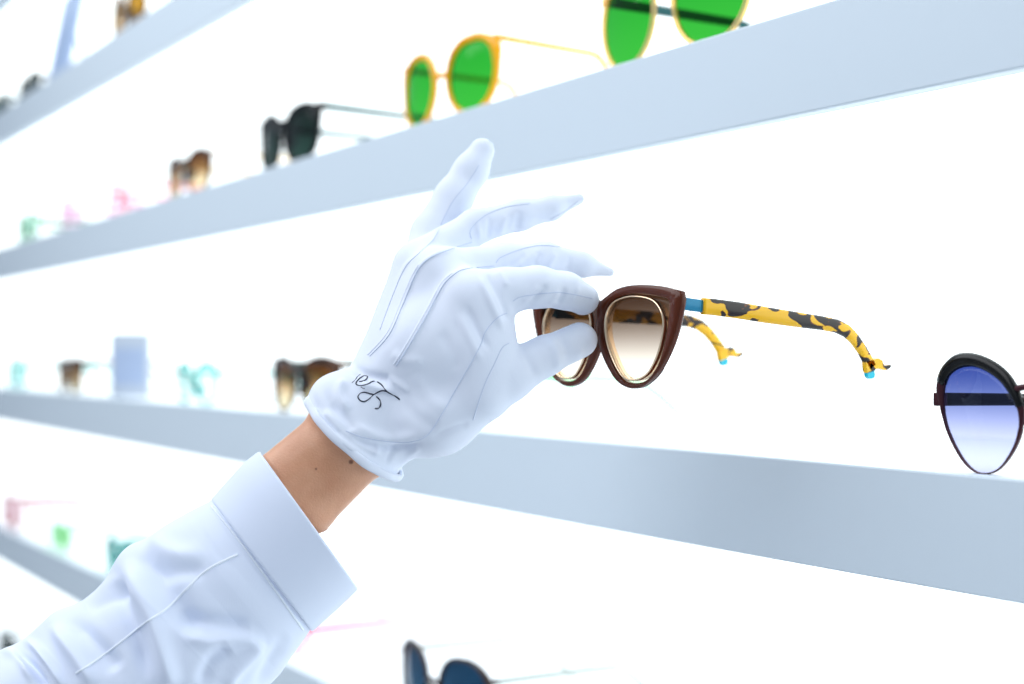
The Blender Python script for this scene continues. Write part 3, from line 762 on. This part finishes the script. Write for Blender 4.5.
# dorsal piping next to the seams
def off(pts, dx, dy): return [(a+dx, b_+dy) for a, b_ in pts]
for sp in (S1, S2): seam(gbvh, off(sp[:5], -2.2, -1.2), .0006, M_glove, 'piping', glove, lift=-0.0001)
E = lambda pts: [(348+a/15.55, 368+b_/15.55) for a, b_ in pts]
strokes = [
 E([(175, 210), (230, 205), (275, 185), (305, 140), (280, 122), (230, 130), (175, 170), (125, 235), (155, 268), (240, 268), (320, 245), (370, 215), (415, 205)]),
 E([(60, 230), (110, 190), (150, 130), (195, 98)]), E([(200, 293), (230, 312), (262, 318)]),
 E([(455, 215), (520, 262), (565, 320), (600, 362), (680, 410), (745, 445), (805, 492)]),
 E([(600, 366), (540, 352), (480, 370), (395, 418), (330, 480), (255, 522), (190, 505), (155, 450), (190, 395), (260, 378), (335, 398), (395, 412)]),
 E([(440, 442), (490, 492), (510, 545), (498, 598), (465, 628), (418, 630)])]
mb = MB()
for i, st in enumerate(strokes):
    for run in surf_line(gbvh, st, 6, 0.00005):
        nn = len(run); th = [.0002+.00022*abs(math.sin(2.6*PI*j/nn+.6)) for j in range(nn)]
        if i in (1, 2): th = [x*.5 for x in th]
        mb.loft(tube([toW(q) for q in run], th, 6))
e = mb.build('embroidery', M_ink, glove, True, ORG); e['label'] = 'dark navy script embroidery'
# hem band round the glove opening
mb = MB(); lp = []
for i in range(96):
    th = 2*PI*i/96; c_ = hem_c+hem_a*math.cos(th)*1.0+hem_b*math.sin(th)
    outw = hem_a/np.linalg.norm(hem_a)*math.cos(th)+hem_b/np.linalg.norm(hem_b)*math.sin(th)
    wv = 0.0006*math.sin(7*th)+0.0004*math.sin(11*th+1)
    lp.append([toW(c_+outw*(wv+0.0004+0.0013*math.cos(a))+hem_n*(0.0026*math.sin(a)-0.001)) for a in np.linspace(0, 2*PI, 10, endpoint=False)])
mb.loft(lp, closed=True)
mb.build('hem', M_glove, glove, True, ORG)

# ------------------------------------------------------------------ shirt sleeve
M_shirt = cloth('white_shirt_cotton', (223, 231, 248), 700, 0.05, 120)
UP = [(224, 494), (211.5, 500), (188, 512), (165, 525), (146, 536), (128, 546), (114, 564), (102, 585), (84, 599), (60, 610), (40, 626), (20, 642), (-12, 655), (-80, 690), (-180, 770), (-320, 890)]
LW = [(315, 616), (310, 630), (298, 648), (284, 667), (273, 681), (262, 695), (250, 711), (240, 725), (228, 741), (215, 755), (200, 775), (184, 795), (150, 835), (80, 890), (-30, 990), (-180, 1100)]
ud = crom(UP, 24); ld = crom(LW, 24)
TH_S = np.interp(np.linspace(0, 1, len(ud)), [0, .09, .17, .4, 1], [.034, .0362, .041, .050, .058])
def ring_pts(u, l, d, thick, n):
    out = []
    c_ = (np.array(u)+l)/2; v = (np.array(l)-u)/2
    for i in range(n):
        th = 2*PI*i/n; q = c_+v*math.cos(th); out.append(cam3(q[0], q[1], d-thick*math.sin(th)))
    return np.array(out)
NR = 220
loops = np.array([ring_pts(ud[i], ld[i], .785, TH_S[i], NR) for i in range(len(ud))])
SV = loops.reshape(-1, 3); SF = []
for i in range(len(ud)-1):
    for k_ in range(NR):
        m_ = (k_+1) % NR; SF.append([i*NR+k_, i*NR+m_, (i+1)*NR+m_, (i+1)*NR+k_])
SF = np.array(SF)
SN = vnormals(SV, SF)
ctr = np.repeat(loops.mean(axis=1), NR, axis=0)
if ((SV-ctr)*SN).sum() < 0: SF = SF[:, ::-1]; SN = -SN
C3 = lambda pts: [(a/2.692, 430+b_/2.692) for a, b_ in pts]
SFOLD = [
 (C3([(330, 350), (375, 420), (420, 520), (450, 640), (470, 690)]), 11, 3.2), (C3([(400, 350), (450, 430), (500, 500), (540, 560)]), 14, -2.6),
 (C3([(290, 350), (320, 440), (370, 560), (400, 680)]), 10, -2.4),
 (C3([(140, 520), (200, 600), (260, 690)]), 9, 2.6), (C3([(180, 500), (260, 580), (320, 650)]), 11, -2.4),
 (C3([(60, 560), (110, 600), (150, 650), (175, 700)]), 5, 2.6), (C3([(35, 590), (90, 640), (125, 700)]), 5, -2.8), (C3([(0, 590), (50, 610), (90, 680)]), 5, 1.8),
 (C3([(560, 200), (620, 280), (700, 340)]), 6, 1.4), (C3([(600, 200), (650, 270), (700, 320)]), 4, -1.4), (C3([(540, 240), (590, 330), (640, 360)]), 6, -1.1),
 (C3([(640, 330), (700, 390), (760, 450), (800, 520)]), 8, 2.0), (C3([(690, 360), (760, 420), (820, 500)]), 6, -1.8),
 (C3([(480, 540), (560, 570), (650, 560), (720, 580)]), 9, 1.8), (C3([(470, 500), (580, 520), (680, 530)]), 10, -1.8),
 (C3([(610, 690), (640, 640), (720, 570)]), 8, 1.6), (C3([(540, 690), (570, 620), (620, 580)]), 9, -1.6),
 (C3([(400, 290), (460, 330), (560, 330)]), 12, 1.6), (C3([(360, 340), (460, 380), (560, 370)]), 10, -1.4),
 (C3([(760, 690), (790, 600), (820, 540)]), 7, 1.6), (C3([(690, 690), (740, 610), (780, 540)]), 8, -1.5),
 (C3([(210, 450), (270, 420), (330, 390)]), 7, 1.8), (C3([(230, 480), (300, 450), (350, 420)]), 7, -1.6),
]
SV0 = SV.copy(); SV = folds(SV, SN, [(a, b_*0.85, c*1.9) for a, b_, c in SFOLD])
wst = np.repeat(np.clip((np.arange(len(ud))-46)/36, 0.0, 1), NR)   # flat where it is sewn to the cuff
SV = SV0+(SV-SV0)*wst[:, None]
ph = SV*70.0
wob = np.sin(ph[:, 0]*1.1+ph[:, 2]*1.6)+np.sin(ph[:, 2]*1.3-ph[:, 0]*.7+ph[:, 1]*2)+.6*np.sin(ph[:, 0]*2.7+ph[:, 2]*2.1+1)
SV = SV+SN*(wob*wst*0.0005)[:, None]
sleeve = mk('shirt_sleeve', toW(SV), SF, M_shirt, person, ORG)
sleeve['label'] = 'creased white cotton shirt sleeve'
# cuff: a turned band with real thickness
cu = crom([(258, 452), (244, 464), (228, 481), (211.5, 498.5)], 8); cl = crom([(357.5, 590), (344, 602), (329, 616), (313, 631)], 8)
def inset(u, l, q):
    c_ = (u+l)/2; return c_+(u-c_)*q, c_+(l-c_)*q
lps = []
for i in range(len(cu)):
    bul = 1.0+0.012*math.sin(PI*i/(len(cu)-1)); u, l = inset(cu[i], cl[i], bul); lps.append(ring_pts(u, l, .785, .0385, 140))
prof_out = lps
lin_ = []
for i in range(len(cu)):
    u, l = inset(cu[i], cl[i], .955); lin_.append(ring_pts(u, l, .785, .0360, 140))
mid0u, mid0l = inset(cu[0]+np.array([1.2, -1.2]), cl[0]+np.array([1.2, -1.2]), .985)
rim_ = ring_pts(mid0u, mid0l, .785, .0375, 140)
end_u, end_l = inset(cu[-1]+np.array([-1.0, 1.0]), cl[-1]+np.array([-1.0, 1.0]), .985)
rim2 = ring_pts(end_u, end_l, .785, .0375, 140)
allp = [rim_]+prof_out+[rim2]+lin_[::-1]
mb = MB(); mb.loft([[toW(q) for q in l] for l in allp], closed=True)
mb.build('cuff', M_shirt, sleeve, True, ORG)
sbvh = BVHTree.FromPolygons([tuple(v) for v in SV], [tuple(f) for f in SF])
M_seam = pbr('white_shirt_thread', (236, 242, 252), 0.8)
seam(sbvh, C3([(640, 335), (560, 375), (500, 430), (450, 480), (390, 520), (320, 575), (260, 620), (205, 655)]), .0007, M_seam, 'seam', sleeve, 8)
seam(sbvh, [(211, 506), (238, 539), (268, 580), (303, 630)], .0007, M_seam, 'seam', sleeve, 8)

# ------------------------------------------------------------------ light
w = bpy.data.worlds.new('shop_daylight'); SC.world = w; w.use_nodes = True
bg = w.node_tree.nodes['Background']; bg.inputs[0].default_value = (0.69, 0.825, 1.0, 1); bg.inputs[1].default_value = 0.47
def area(name, loc, tgt, sx, sy, e, rgb):
    d = bpy.data.lights.new(name, 'AREA'); d.shape = 'RECTANGLE'; d.size = sx; d.size_y = sy; d.energy = e; d.color = rgb
    o = bpy.data.objects.new(name, d); COL.objects.link(o); o.location = loc
    o.rotation_euler = (Vector(tgt)-Vector(loc)).to_track_quat('-Z', 'Y').to_euler(); return o
area('ceiling_light', (-1.2, -1.2, 2.85), (-0.7, -0.1, 1.45), 2.6, 1.6, 41, (0.95, 0.97, 1.0))

# ------------------------------------------------------------------ camera
cd = bpy.data.cameras.new('camera'); cd.lens = 50; cd.sensor_width = 36; cd.shift_y = (HZ-342)/1024
cd.clip_start = 0.02
co = bpy.data.objects.new('camera', cd); COL.objects.link(co); co.location = Vector(CAM)
dirv = Vector((-sn, cs, 0)); co.rotation_euler = dirv.to_track_quat('-Z', 'Y').to_euler()
cd.dof.use_dof = True; cd.dof.focus_distance = 0.762; cd.dof.aperture_fstop = 4.0
SC.camera = co
vs = SC.view_settings; vs.view_transform = 'Standard'; vs.look = 'None'; vs.exposure = 0.0; vs.gamma = 1.0; vs.use_curve_mapping = False
